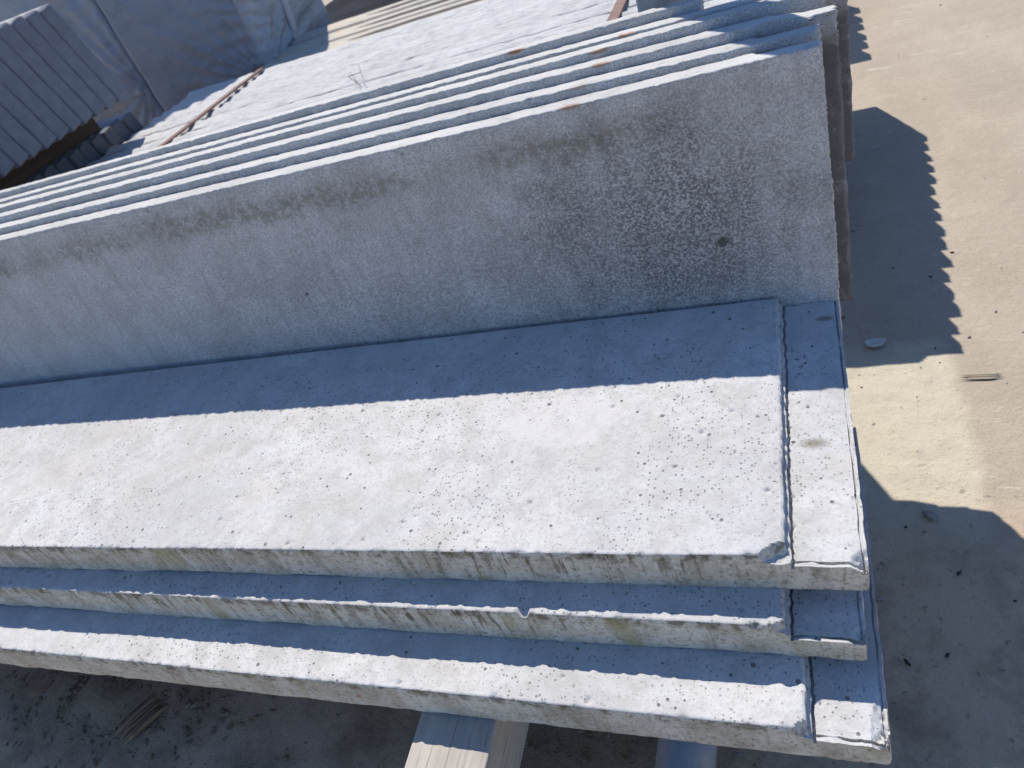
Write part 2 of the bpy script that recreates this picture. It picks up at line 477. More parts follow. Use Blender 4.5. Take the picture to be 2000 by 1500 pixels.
# ------------------------------------------------------------------ ground
NG = 260
gx = np.concatenate([np.linspace(-80, -4, 12), np.linspace(-3.8, -1.3, 20), np.arange(-1.25, 0.6, 0.012), np.linspace(0.65, 3, 16), np.linspace(4, 80, 12)])
gy = np.concatenate([np.linspace(-80, -2, 12), np.linspace(-1.5, 0.1, 10), np.arange(0.12, 1.0, 0.012), np.linspace(1.05, 2.8, 36), np.linspace(3, 6, 12), np.linspace(8, 80, 12)])
A_, B_ = np.meshgrid(gx, gy, indexing='ij')
a, b = A_.ravel(), B_.ravel()
near = np.exp(-((a / 3) ** 2 + ((b - 1) / 3) ** 2))
gz = (fbm(a, b, a * 0, 3, 3, 5) - 0.5) * 0.008 * near
# rough heap of soil under the front left of the boards
pile = np.exp(-(((a + 0.95) / 0.17) ** 2 + ((b - 0.30) / 0.07) ** 2)) + 0.5 * np.exp(-(((a + 0.33) / 0.12) ** 2 + ((b - 0.37) / 0.05) ** 2))
gz = gz + pile * (0.006 + 0.022 * fbm(a, b, a * 0, 30, 3, 8))
me = mesh_np('ground', np.stack([a, b, gz], -1), grid_q(len(gx), len(gy), 0))
KG, GZ = 0.782 / 0.75, -0.032
ground = link('ground', me, mat_ground()); tag(ground, kind='structure')
ground.scale = (KG, KG, 1); ground.location.z = GZ

# ------------------------------------------------------------------ cast boards lying flat in front
BT = 0.040           # board thickness
DR = math.tan(R(4.5))
FT = 0.0425           # the flat boards are slightly thicker
FDR = math.tan(R(2.5))
def flat_board_mesh(name, seed, L=1.83, Wd=0.30, T=FT, fine_to=1.12, vfine=0.30, step=0.0016, broken=1.0, chips=(), notch=()):
    rng = np.random.RandomState(seed)
    xs = np.concatenate([np.linspace(-L, -fine_to, 10)[:-1], np.arange(-fine_to, -0.075, step),
                         np.arange(-0.075, -0.0005, 0.0011), [0.0],
                         [-0.0545 + q for q in (-0.002, -0.0006, -0.0001, 0, 0.003, 0.0031, 0.0054, 0.0055)], [-0.0022, -0.0023, -0.0038, -0.0039]])
    xs = np.unique(np.round(xs, 6))
    vs = [0, 0.0006, 0.0013, 0.0024, 0.0025, 0.0034, 0.0044, 0.0045]
    vs = np.array(vs + list(np.arange(0.0060, vfine, step)) + list(np.linspace(vfine, Wd, 6 if vfine < Wd - .01 else 3)[1:]))
    ts = np.array([0, 0.0012, 0.0035, 0.008, 0.013, 0.018, 0.023, 0.028, 0.032, 0.035, 0.0375, 0.0387, 0.0394, 0.040]) * (T / 0.04)
    XR = -0.0545     # where the raised panel ends
    npit = int(380 * fine_to * vfine / 0.3)
    px = rng.uniform(-fine_to, -0.001, npit); pv = rng.uniform(0.004, vfine, npit)
    keep = fbm(px, pv, px * 0 + seed, 9, 2, seed) > 0.42
    px, pv = px[keep], pv[keep]
    pr = 0.0009 + 0.0022 * rng.rand(len(px)) ** 3.2
    def fn(x, v, t):
        top = np.clip((t - T * 0.55) / (T * 0.45), 0, 1)
        # recess at the right end, cut as low as a step with a ledge and a groove
        wob = (fbm(v, x * 0, v * 0 + seed, 200, 4, seed) - 0.5) * 0.0036 + (fbm(v, x * 0, v * 0, 12, 2, seed + 4) - 0.5) * 0.002
        xx = x
        drop = np.interp(xx, [XR - 0.0020, XR - 0.0006, XR - 0.0001, XR, XR + 0.0030, XR + 0.0031, XR + 0.0054, XR + 0.0055],
                         [0, 0.0005, 0.0010, 0.0062, 0.0070, 0.0125, 0.0128, 0.0100]) * (1.28, 1.7, 1.5)[seed // 11 - 1]
        ing = (xx > XR + 0.0054)
        # groove and lip round the recess floor
        wv = v
        lip = np.interp(wv, [0.0, 0.0024, 0.0025, 0.0044, 0.0045], [0.0, 0.0004, 0.0026, 0.0026, 0.0]) * ing
        lx = np.interp(-xx, [0.0, 0.0022, 0.0023, 0.0038, 0.0039], [0.0, 0.0003, 0.0026, 0.0024, 0.0])
        fillin = np.clip(fbm(x, v, x * 0, 55, 3, seed + 61) * 3.4 - 0.85, 0.15, 1.2)
        drop = drop + np.maximum(lip, lx * ing) * fillin
        # front corner of the raised panel broken away
        n3 = fbm(x, v, t, 120, 3, seed + 9)
        cw = (0.022, 0.014, 0.010)[seed // 11 - 1]
        cr = (x - (XR - cw)) / cw
        lim = cw * 0.62 * np.clip(cr, 0, 1) ** (0.7, 1.2, 0.5)[seed // 11 - 1] + 0.012 * (n3 - 0.5)
        br = np.clip((lim - v) / 0.0045, 0, 1) * (x > XR - 0.026) * (x < XR + 0.010) * broken
        drop = np.maximum(drop, br * (0.0095 + 0.006 * (n3 - 0.5)))
        # crumbled outer corner
        cc = np.clip(1 - np.hypot((x + 0.0) / 0.012, v / (0.016, 0.014, 0.040)[seed // 11 - 1]), 0, 1) ** 0.7
        drop = drop + cc * 0.009 * fbm(x, v, t, 260, 3, seed + 19) * broken * 1.6
        for (nx, nw, nd) in notch:
            k = np.exp(-((x - nx) / nw) ** 4) * np.clip(1 - v / 0.017, 0, 1)
            drop = drop + k * nd * (0.8 + 0.4 * n3)
        # pits
        z = t - drop * top
        if t.min() > T - 1e-6 and len(x) > 20000:
            dz = np.zeros_like(x)
            order = np.argsort(x, kind='stable'); xo = x[order]
            for i in range(len(px)):
                r3 = pr[i] * 2.2
                i0, i1 = np.searchsorted(xo, [px[i] - r3, px[i] + r3])
                idx = order[i0:i1]
                d = np.hypot(x[idx] - px[i], (v[idx] - pv[i]))
                dz[idx] = np.maximum(dz[idx], np.clip(1 - (d / pr[i]) ** 3, 0, 1) * min(pr[i] * 1.1, 0.0022))
            z = z - dz
        # soft arris + small chips along it
        x2, v2, z2, _ = rounded(x, v, z, L, Wd, T, 0.0022)
        edge = np.exp(-(v / 0.0035) ** 2) * np.exp(-((T - z) / 0.004) ** 2)
        ch = np.clip(fbm(x, v * 0, v * 0, 150, 4, seed + 21) - 0.50, 0, 1) * 0.0045
        z2 = z2 - edge * ch; v2 = v2 + edge * ch
        # ragged lower arris
        le = np.exp(-(z / 0.004) ** 2) * (v < 0.01)
        z2 = z2 + le * (fbm(x, v * 0, v * 0, 60, 4, seed + 31) - 0.5) * 0.006 + le * (fbm(x, x * 0, x * 0, 9, 2, seed + 32) - .5) * 0.005
        # gentle waviness
        z2 = z2 + (fbm(x, v, t, 7, 2, seed + 41) - 0.5) * 0.0016 * top + (fbm(x, v, t, 70, 3, seed + 42) - 0.5) * 0.0007
        x2 = x2 + wob * np.exp(-((x - XR - 0.002) / 0.012) ** 2)
        v2 = v2 + (fbm(x, v * 0, x * 0, 210, 4, seed + 3) - 0.5) * 0.0022 * ing * np.exp(-((v - 0.003) / 0.004) ** 2)
        v2 = v2 + (fbm(x, v * 0, t, 60, 3, seed + 43) - 0.5) * 0.0006 + (fbm(x, v * 0, x * 0, 5, 2, seed + 44) - 0.5) * 0.0015
        x2 = x2 + (fbm(v, t, v * 0, 110, 3, seed + 45) - 0.5) * 0.0022 * np.clip(1 + x / 0.02, 0, 1)
        # draft of the mould
        v2 = v2 + FDR * (T - z2) * (2 * v / Wd - 1)
        return x2, v2, z2
    V, Q = boxgrid(xs, vs, ts, fn)
    me = mesh_np(name, V, Q)
    me.set_sharp_from_angle(angle=R(32))
    return me

flat_specs = [
    # x_end, h0, z0, yaw, dz/dx, seed, mat kwargs, label
    (0.013, 0.341, 0.2764 - FT, 0.0105, -0.0050, 11, dict(vfine=0.30, step=0.0016), True,
     'wide pale board on top of the front pile, half in sun, dotted with air holes'),
    (0.008, 0.3096, 0.2335 - FT, 0.0045, -0.0020, 22, dict(vfine=0.10, step=0.0018, broken=0.8, notch=((-0.262, 0.0045, 0.007),)), False,
     'middle flat board of the front pile, with a nicked edge and dark run-off streaks'),
    (0.018, 0.2544, 0.1898 - FT, 0.0020, 0.0, 33, dict(vfine=0.13, step=0.0018, broken=1.3), False,
     'lowest flat board of the front pile, on the pale timber, with a crumbled corner'),
]
for i, (xe, h0, z0, dh, dz, sd, kw, patch, lab) in enumerate(flat_specs):
    me = flat_board_mesh('gravel_board', sd, **kw)
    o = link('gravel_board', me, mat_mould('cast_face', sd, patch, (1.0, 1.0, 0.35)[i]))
    o.matrix_world = (Matrix.Translation((xe, h0 + dh * xe, z0 + dz * xe)) @ Euler((R(2.5), -math.atan(dz), math.atan(dh)), 'XYZ').to_matrix().to_4x4())
    tag(o, lab, 'concrete board', 'boards lying flat in the front pile')

# ------------------------------------------------------------------ upright boards leaning back
LEAN = 5.5
def upright_mesh(name, seed, L=1.83, Hd=0.30, T=BT, v_detail=0.05, step=0.003, endrag=1.0, cut=None, topcorner=0.0):
    """local: x along (0 = right end), y up the face, z thickness away from the viewer"""
    fx = 1.25
    xs = np.concatenate([np.linspace(-L, -fx, 8)[:-1], np.arange(-fx, -0.06, step), np.arange(-0.06, -0.001, 0.0022), [-0.0008, 0.0]])
    vs = np.concatenate([np.linspace(0, Hd - v_detail, max(4, int((Hd - v_detail) / 0.012)))[:-1], np.arange(Hd - v_detail, Hd - 0.004, 0.0022),
                         Hd - np.array([0.0036, 0.0024, 0.0015, 0.0007, 0])])
    ts = np.array([0, 0.0007, 0.0016, 0.003, 0.0045, 0.006, 0.008, 0.010, 0.014, 0.018, 0.022, 0.026, 0.030, 0.034, 0.037, 0.0388, 0.0395, 0.040])
    def fn(x, v, t):
        x2, v2, z2, _ = rounded(x, v, t, L, Hd, T, 0.0016)
        nearT = np.exp(-((Hd - v) / 0.006) ** 2)
        # top face: hand-struck, a bit wavy and chipped along the front arris
        v2 = v2 + nearT * ((fbm(x, x * 0, x * 0, 3.0, 1, seed) - 0.5) * 0.004 * np.clip(1.15 + x / 0.8, 0.3, 1) + (fbm(x * .5, t, x * 0, 190, 4, seed + 1) - 0.5) * 0.0016)
        edge = np.exp(-((Hd - v) / 0.005) ** 2) * np.exp(-(t / 0.006) ** 2)
        ch = np.clip(fbm(x, x * 0, x * 0, 230, 4, seed + 2) - 0.46, 0, 1) * 0.005
        z2 = z2 + edge * ch; v2 = v2 - edge * ch * 0.6
        z2 = z2 + np.exp(-(t / 0.004) ** 2) * ((fbm(x, v, x * 0, 60, 3, seed + 3) - 0.5) * 0.0010 + (fbm(x, v * .4, x * 0, 5, 2, seed + 4) - 0.5) * 0.0020)
        v2 = v2 + DR * (T - z2) * (2 * v / Hd - 1)
        # ragged right end
        e = (fbm(v, t, v * 0, 300, 4, seed + 5) - 0.62) * 0.006 * endrag
        e = e + (fbm(v, t, v * 0, 7, 2, seed + 6) - 0.5) * 0.002 * endrag
        k = np.clip(1 + x / 0.03, 0, 1)
        x2 = x2 + e * k
        # mould recess in the hidden back face
        rec = np.clip((x + 0.055) / 0.003, 0, 1) * np.clip((t - T * 0.6) / (T * 0.4), 0, 1)
        z2 = z2 - rec * 0.010
        if topcorner:
            c = np.clip(1 - np.hypot((x) / 0.045, (Hd - v) / (topcorner)), 0, 1)
            v2 = v2 - np.clip(c * 2, 0, 1) ** .5 * topcorner * 0.45 * (0.7 + 0.6 * fbm(x, v, t, 50, 3, seed + 8)) * np.clip(c * 3, 0, 1)
        if cut is not None:  # unseen lower corner cut away, shaped to let sun reach the ground
            cz, cxx = cut
            n = (fbm(x, v, t, 26, 3, seed + 7) - 0.5) * 0.018
            m = np.clip((cz + n - v) / 0.012, 0, 1) * (cxx + np.clip((cz - v) * 0.15, 0, 0.05))
            x2 = x2 - m * np.clip(1 + x / 0.5, 0, 1)
        return x2, v2, z2
    V, Q = boxgrid(xs, vs, ts, fn)
    return mesh_np(name, V, Q)

mu_face = mat_upright('struck_face_weathered', True)
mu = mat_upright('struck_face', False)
up = [ # x_end, h (front top edge), top z, seed, kwargs, label
    (0.012, 0.6640, 0.5150, 101, dict(v_detail=0.235, step=0.0025), 'nearest standing concrete board, its whole dark weathered grey face showing'),
    (0.012, 0.7070, 0.5165, 102, dict(), 'second standing board, just behind the one with the weathered face'),
    (0.027, 0.7500, 0.5190, 103, dict(endrag=1.6, topcorner=0.008), 'third standing board, reaching farther right than the front two, top corner crumbling'),
    (0.020, 0.7930, 0.5190, 104, dict(endrag=1.8, cut=(0.060, 0.10)), 'fourth standing board from the front, its ragged end sticking out to the right'),
    (0.040, 0.8360, 0.5160, 105, dict(cut=(0.120, 0.15)), 'fifth standing board, second in front of the gap with the round post'),
    (-0.100, 0.8790, 0.5175, 106, dict(), 'sixth standing board, the one touching the round galvanised post'),
]
for i, (xe, h, zt, sd, kw, lab) in enumerate(up):
    me = upright_mesh('standing_board', sd, **kw)
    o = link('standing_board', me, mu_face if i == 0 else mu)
    # local y (up the face) -> world up leaning back, local z -> away from the viewer
    a_ = R(LEAN)
    upv = Vector((0, math.sin(a_), math.cos(a_))); back = Vector((0, math.cos(a_), -math.sin(a_)))
    rot = Matrix((( -1, 0, 0), (0, upv.y, back.y), (0, upv.z, back.z)))
    # x axis kept pointing right: build with proper handedness
    rot = Matrix(((1, 0, 0), (0, upv.y, back.y), (0, upv.z, back.z)))
    top = Vector((xe, h, zt)) - upv * (0.30 + DR * BT)
    o.matrix_world = Matrix.Translation(top) @ rot.to_4x4()
    if o.matrix_world.determinant() < 0: pass
    tag(o, lab, 'concrete board', 'six boards standing on edge behind the flat pile')

# ------------------------------------------------------------------ generic helper boards for the back stacks
def plain_board_mesh(name, seed, L, Hd, T, r=0.003, rough=0.0015, xstep=0.02, recess=0.0):
    xs = edgy(-L, 0, xstep, (0.0015, 0.004)); vs = np.concatenate([[0, 0.002, 0.006], np.linspace(0.02, Hd - 0.02, 8), [Hd - 0.006, Hd - 0.002, Hd]])
    ts = np.array([0, 0.001, 0.003, 0.008, T / 2, T - 0.008, T - 0.003, T - 0.001, T])
    def fn(x, v, t):
        x2, v2, z2, _ = rounded(x, v, t, L, Hd, T, r)
        v2 = v2 + np.exp(-((Hd - v) / 0.01) ** 2) * ((fbm(x, t, t * 0, 5, 3, seed) - 0.5) * 0.005 + (fbm(x, t, t * 0, 45, 3, seed + 1) - 0.5) * rough * 2)
        z2 = z2 + (fbm(x, v, t, 24, 2, seed + 2) - 0.5) * rough
        x2 = x2 + (fbm(v, t, t * 0, 40, 3, seed + 3) - 0.5) * rough * 2.5 * np.clip(1 + x / 0.05, 0, 1)
        if recess: z2 = z2 + np.clip((x + 0.055) / 0.004, 0, 1) * np.clip((T * 0.5 - z2) / (T * 0.5), 0, 1) * recess
        return x2, v2, z2
    V, Q = boxgrid(xs, vs, ts, fn)
    return mesh_np(name, V, Q)

def lean_matrix(xe, h, zt, lean_deg, Hd, T):
    """board whose front top arris is at (h, zt); positive lean = towards the viewer"""
    a_ = R(-lean_deg)
    upv = Vector((0, math.sin(a_), math.cos(a_))); back = Vector((0, math.cos(a_), -math.sin(a_)))
    rot = Matrix(((1, 0, 0), (0, upv.y, back.y), (0, upv.z, back.z)))
    return Matrix.Translation(Vector((xe, h, zt)) - upv * Hd) @ rot.to_4x4()

ORD = ['first', 'second', 'third', 'fourth', 'fifth', 'sixth', 'seventh', 'eighth', 'ninth', 'tenth', 'eleventh', 'twelfth',
       'thirteenth', 'fourteenth', 'fifteenth', 'sixteenth', 'seventeenth', 'eighteenth', 'nineteenth', 'twentieth']
rnd = random.Random(4)

# back stack: boards leaning towards the viewer under two thin strips
mb = mat_far_board('sunlit_board')
REAR_LEAN = 12.0
vars_ = [plain_board_mesh('rear_board', 300 + 10 * k, 1.71, 0.25, 0.0358, r=0.0035, rough=0.003, xstep=0.011, recess=0.016) for k in range(4)]
rear0, pitch = 1.138, 0.0432
NR = 16
for i in range(NR):
    o = link('rear_board', vars_[i % 4], mb)
    o.matrix_world = lean_matrix(0.042 + 0.0024 * i + rnd.uniform(-0.003, 0.003), rear0 + pitch * i, 0.386 + rnd.uniform(-0.0045, 0.0045), REAR_LEAN + rnd.uniform(-1.2, 1.2), 0.25, 0.0358)
    tag(o, 'sunlit board edge in the stack under two brown strips, %s behind the round post' % ORD[i] if i else
        'sunlit board edge nearest the round post in the stack under two brown strips',
        'concrete board', 'boards of the sunlit back stack')

# two thin brown strips lying across that stack
mstrip = mat_plain('rusty_strip', (0.23, 0.145, 0.12), 0.8, 0.35, 60)
for (sx, w, lab) in ((-1.365, 0.016, 'thin brown strip lying across the left part of the sunlit back stack'),
                     (-0.300, 0.020, 'thin brown strip lying across the back stack beside the round post')):
    V, Q = boxgrid(edgy(-w, 0, 0.004), np.linspace(0, 0.72, 60), np.array([0, 0.002, 0.004]),
                   lambda x, v, t: (x + (fbm(v, v * 0, v * 0, 5, 2, 3) - .5) * 0.004, v, t + (fbm(v, v * 0, v * 0, 12, 2, 7) - .5) * 0.002))
    o = link('strip', mesh_np('strip', V, Q, False), mstrip)
    o.location = (sx + w / 2, 1.100, 0.3965)
    tag(o, lab, 'strip', 'brown strips across the back stack')

# neighbour stack on the left, ends facing the viewer, in shade
mn = mat_far_board('shade_toned_board', (0.36, 0.39, 0.46), (0.14, 0.145, 0.165))  # darker, bluer copy of the board concrete, shade painted in
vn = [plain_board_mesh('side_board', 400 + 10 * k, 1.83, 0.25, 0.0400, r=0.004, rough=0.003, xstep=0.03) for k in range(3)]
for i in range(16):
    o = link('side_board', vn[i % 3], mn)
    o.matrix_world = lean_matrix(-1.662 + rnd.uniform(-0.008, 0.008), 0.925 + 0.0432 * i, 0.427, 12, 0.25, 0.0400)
    tag(o, 'shaded board of the low left stack under the brown timber, %s from far end' % ORD[15 - i] if i < 15 else
        'shaded board at the far end of the low left stack under the brown timber', 'concrete board', 'boards of the low left stack')

# brown timber on it
def beam(name, size, mat, loc, rot=(0, 0, 0), r=0.003, seed=1, step=0.02, parent=None):
    sx, sy, sz = size
    V, Q = boxgrid(edgy(-sx, 0, step, (0.001, 0.003)), edgy(0, sy, step, (0.001, 0.003)), edgy(0, sz, step, (0.001, 0.003)),
                   lambda x, v, t: tuple(np.array(rounded(x, v, t, sx, sy, sz, r)[:3]) +
                                         np.array([(fbm(x, v * .2, t, 60, 3, seed) - .5) * 0.0018] * 3) *
                                         np.array([[1], [1], [1]])))
    o = link(name, mesh_np(name, V, Q), mat, parent)
    o.location = loc; o.rotation_euler = rot
    return o
mw_brown = mat_wood('brown_timber', (0.065, 0.045, 0.034), (0.095, 0.066, 0.048), 'y')
mw_grey = mat_wood('grey_timber', (0.40, 0.37, 0.33), (0.50, 0.46, 0.41), 'y', 0.7)
mw_old = mat_wood('old_timber', (0.22, 0.17, 0.13), (0.28, 0.22, 0.17), 'y')
o = beam('timber_bearer', (0.09, 0.90, 0.048), mw_brown, (-1.690, 0.62, 0.430), seed=5)
tag(o, 'brown square timber between the low left stack and the stack on top of it', 'timber')
o = beam('timber_bearer', (0.09, 0.90, 0.048), mw_brown, (-3.05, 0.62, 0.430), seed=6)
tag(o, 'brown timber under the far end of the upper left stack', 'timber')

# upper left stack, board ends seen as a row of dark ribs
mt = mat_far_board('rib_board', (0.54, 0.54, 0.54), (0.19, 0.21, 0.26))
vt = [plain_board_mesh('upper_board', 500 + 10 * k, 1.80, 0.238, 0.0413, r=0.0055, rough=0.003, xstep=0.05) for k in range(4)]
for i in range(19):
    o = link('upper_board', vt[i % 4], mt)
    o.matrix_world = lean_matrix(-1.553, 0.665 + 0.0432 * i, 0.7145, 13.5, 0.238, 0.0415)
    tag(o, 'dark rib-like board end in the upper left stack, %s from the far side' % ORD[18 - i] if i < 18 else
        'dark rib-like board end at the far side of the upper left stack', 'concrete board', 'boards of the upper left stack')

# ------------------------------------------------------------------ slotted posts behind the back stack
mp = mat_plain('beige_concrete', (0.50, 0.46, 0.40), 0.9, 0.18, 20, 0.002)
def slot_post_mesh(name, seed, L=1.76, Wp=0.125, Hp=0.11, slot_from=-1.29):
    xs = sorted(set(list(np.round(np.linspace(-L, 0, 60), 4)) + [slot_from - 0.075 + 0.0, slot_from - 0.05, slot_from - 0.02, slot_from, slot_from + 0.02]))
    xs = np.array(xs)
    d = np.interp(xs, [slot_from - 0.10, slot_from - 0.02, slot_from + 0.05], [0.0, 0.025, 0.055])
    wdt = np.interp(xs, [slot_from - 0.10, slot_from + 0.02], [0.004, 0.021])
    prof = []
    for xx, dd, ww in zip(xs, d, wdt):
        c = Wp / 2
        prof.append([(xx, 0.004, 0), (xx, 0, 0.004), (xx, 0, Hp - 0.006), (xx, 0.006, Hp), (xx, c - ww - 0.002, Hp), (xx, c - ww, Hp - min(dd, .002)), (xx, c - ww * .8, Hp - dd),
                     (xx, c + ww * .8, Hp - dd), (xx, c + ww, Hp - min(dd, .002)), (xx, c + ww + 0.002, Hp), (xx, Wp - 0.006, Hp), (xx, Wp, Hp - 0.006), (xx, Wp, 0.004), (xx, Wp - 0.004, 0)])
    P = np.array(prof); n, k, _ = P.shape
    V = P.reshape(-1, 3)
    V = V + (np.stack([fbm(V[:, 0], V[:, 1], V[:, 2], 12, 2, seed + j) for j in range(3)], -1) - 0.5) * 0.0025
    Q = []
    for i in range(n - 1):
        for j in range(k):
            Q.append((i * k + j, i * k + (j + 1) % k, (i + 1) * k + (j + 1) % k, (i + 1) * k + j))
    me = bpy.data.meshes.new(name)
    me.from_pydata(V.tolist(), [], [q[::-1] for q in Q] + [list(range(k)), list(range((n - 1) * k, n * k))[::-1]])
    me.update()
    return me
sp = [slot_post_mesh('slotted_post', 600 + 5 * k, slot_from=s) for k, s in enumerate((-1.30, -1.325, -1.35))]
posts = [(2.232, 'nearest slotted concrete fence post behind the sunlit stack'),
         (2.372, 'middle slotted concrete fence post behind the sunlit stack'),
         (2.514, 'farthest slotted concrete fence post behind the sunlit stack')]
for k, (h, lab) in enumerate(posts):
    o = link('slotted_post', sp[k], mp); o.location = (0.040, h, 0.20 + (0, 0.001, 0.004)[k])
    tag(o, lab, 'fence post', 'upper layer of slotted posts')
for k, (h, lab) in enumerate(posts):
    o = link('slotted_post', sp[(k + 1) % 3], mp); o.location = (0.038, h, 0.088)
    tag(o, lab.replace('fence post', 'fence post of the lower layer'), 'fence post', 'lower layer of slotted posts')
for x in (-0.3, -1.4):
    o = beam('timber_bearer', (0.08, 0.50, 0.120), mw_old, (x, 2.19, GZ), seed=9)
    tag(o, 'timber under the slotted posts near their %s end' % ('right' if x > -1 else 'left'), 'timber')

# ------------------------------------------------------------------ wrapped packs
def wrap_mesh(name, seed, sx, sy, sz, shoulder=False):
    xs = np.linspace(-sx, 0, 56); vs = np.linspace(0, sy, 56); ts = np.linspace(0, sz, 150)
    def fn(x, v, t):
        x2, v2, z2, _ = rounded(x, v, t, sx, sy, sz, 0.018)
        # tension folds that fan out from the bottom corners and edge
        def folds(u, z, s):
            r = np.hypot(u, z - 0.28) + 0.03; ang = np.arctan2(z - 0.28, u + 1e-4)
            f = np.sin(ang * 21 + fbm(u, z, u * 0, 6, 2, s) * 5) * np.exp(-r / 0.25) * 0.012
            f = f + np.sin(z * 95 + u * 22 + fbm(u, z, u * 0, 7, 3, s + 1) * 9) * 0.0040 * np.exp(-np.abs(u) / 0.12)
            return f + (fbm(u, z, u * 0, 6, 2, s + 2) - 0.5) * 0.008
        inside = 1.0
        f1 = folds(-x, t, seed); f2 = folds(v, t, seed + 5)
        onx = (x > -1e-6); onv = (v < 1e-6)
        w1 = np.clip(-x / 0.03, 0, 1) ; w2 = np.clip(v / 0.03, 0, 1)
        v2 = v2 - np.where(v < 0.001, f1 * w1, 0)
        x2 = x2 + np.where(x > -0.001, f2 * w2, 0)
        if shoulder: z2 = z2 * np.interp(x, [-0.47, -0.255, 0], [1.0, 0.835, 0.66])
        return x2, v2, z2
    V, Q = boxgrid(xs, vs, ts, fn)
    return mesh_np(name, V, Q)
mf = mat_film('stretch_film')
mseam = mat_film('film_fold', (0.36, 0.37, 0.39))
packs = [(-1.722, 2.330, 0.535, 0.53, 1.97, 'right-hand grey film-wrapped pack behind the left end of the slotted posts'),
         (-2.263, 2.338, 0.56, 0.53, 1.97, 'grey film-wrapped pack left of the narrow dark gap behind the stacks')]
mlab = mat_plain('paper', (0.52, 0.53, 0.55), 0.6, 0.1, 30)
for k, (x, y, sx, sy, sz, lab) in enumerate(packs):
    e = empty('wrapped_pack', (x, y, GZ))
    tag(e, lab, 'wrapped pack', 'film-wrapped packs')
    o = link('film', wrap_mesh('film', 700 + 9 * k, sx, sy, sz - 0.10, k == 0), mf, e); o.location = (0, 0, 0.10)
    for j in range(3):
        bb = beam('pallet_block', (0.09, sy - 0.03, 0.098), mw_old, (-0.02 - j * (sx - 0.13) / 2, 0.015, 0.0), seed=11 + j, parent=e)
    if k == 0:
        # overlapping flap of film: a raised seam on the right-hand face
        sv = [(0.004, 0.17, 0.215), (0.018, 0.20, 0.225), (0.004, 0.235, 0.40), (0.018, 0.262, 0.41), (0.003, 0.30, 0.72), (0.015, 0.33, 0.73), (0.003, 0.36, 1.10), (0.015, 0.39, 1.10)]
        me = mesh_np('film_seam', sv, [(0, 1, 3, 2), (2, 3, 5, 4), (4, 5, 7, 6)])
        s = link('film_seam', me, mseam, e)
        me.transform(Matrix.Translation((0.0, 0, 0)))
        md = s.modifiers.new('thick', 'SOLIDIFY'); md.thickness = 0.003
        pass

# low, very dark block behind the posts
md_ = mat_plain('dark_tone', (0.018, 0.019, 0.026), 0.9, 0.4, 9, 0.004, 0.1)
V, Q = boxgrid(np.linspace(-1.3, 0, 60), np.linspace(0, 0.9, 40), np.linspace(0, 0.30, 16),
               lambda x, v, t: (rounded(x, v, t, 1.3, 0.9, 0.30, 0.04)[0] + (fbm(x, v, t, 5, 3, 2) - .5) * 0.04,
                                rounded(x, v, t, 1.3, 0.9, 0.30, 0.04)[1] + (fbm(x, v, t, 5, 3, 3) - .5) * 0.04,
                                rounded(x, v, t, 1.3, 0.9, 0.30, 0.04)[2] + (fbm(x, v, t, 4, 3, 4) - .5) * 0.05 * (t > 0.1)))
o = link('dark_block', mesh_np('dark_block', V, Q), md_); o.location = (-0.75, 2.72, GZ)
tag(o, 'dark low block behind the slotted posts at the top edge', 'covered pile')

# ------------------------------------------------------------------ stillage: post, feet, rails
mg = mat_metal('galvanised_steel', (0.25, 0.28, 0.32), 0.62)
def tube_mesh(name, pts, r, seg=28, cap=True):
    """round tube along a polyline"""
    V = []; F = []
    P = [Vector(p) for p in pts]
    for i, p in enumerate(P):
        d = (P[min(i + 1, len(P) - 1)] - P[max(i - 1, 0)]).normalized()
        q = d.to_track_quat('Z', 'Y')
        for k in range(seg):
            a_ = 2 * math.pi * k / seg
            V.append(p + q @ Vector((r * math.cos(a_), r * math.sin(a_), 0)))
    for i in range(len(P) - 1):
        for k in range(seg):
            F.append((i * seg + k, i * seg + (k + 1) % seg, (i + 1) * seg + (k + 1) % seg, (i + 1) * seg + k))
    if cap:
        F.append(list(range(seg))[::-1]); F.append(list(range((len(P) - 1) * seg, len(P) * seg)))
    me = bpy.data.meshes.new(name); me.from_pydata([tuple(v) for v in V], [], F); me.update()
    for p in me.polygons: p.use_smooth = len(p.vertices) == 4
    return me
st = empty('stillage', (-0.155, 0.985, 0))
tag(st, 'galvanised tube stillage whose round post rises between the standing boards and the back stack', 'stillage')
link('post', tube_mesh('post', [(0, 0, -0.02), (0, 0, 0.5), (0, 0, 1.12)], 0.031), mg, st)
link('post_cap', tube_mesh('post_cap', [(0, 0, 1.12), (0, 0, 1.135)], 0.033), mg, st)
link('foot', tube_mesh('foot', [(0.004, -0.92, 0.033), (0.004, 0, 0.033), (0.004, 0.95, 0.033)], 0.027), mg, st)
link('foot', tube_mesh('foot', [(-1.30, -0.92 + 0.3, 0.033), (-1.30, 0.95, 0.033)], 0.027), mg, st)
link('rail', tube_mesh('rail', [(-1.40, -0.45, 0.013), (0.10, -0.45, 0.013)], 0.045), mg, st)
link('rail', tube_mesh('rail', [(-1.40, 0.60, 0.013), (0.04, 0.60, 0.013)], 0.045), mg, st)

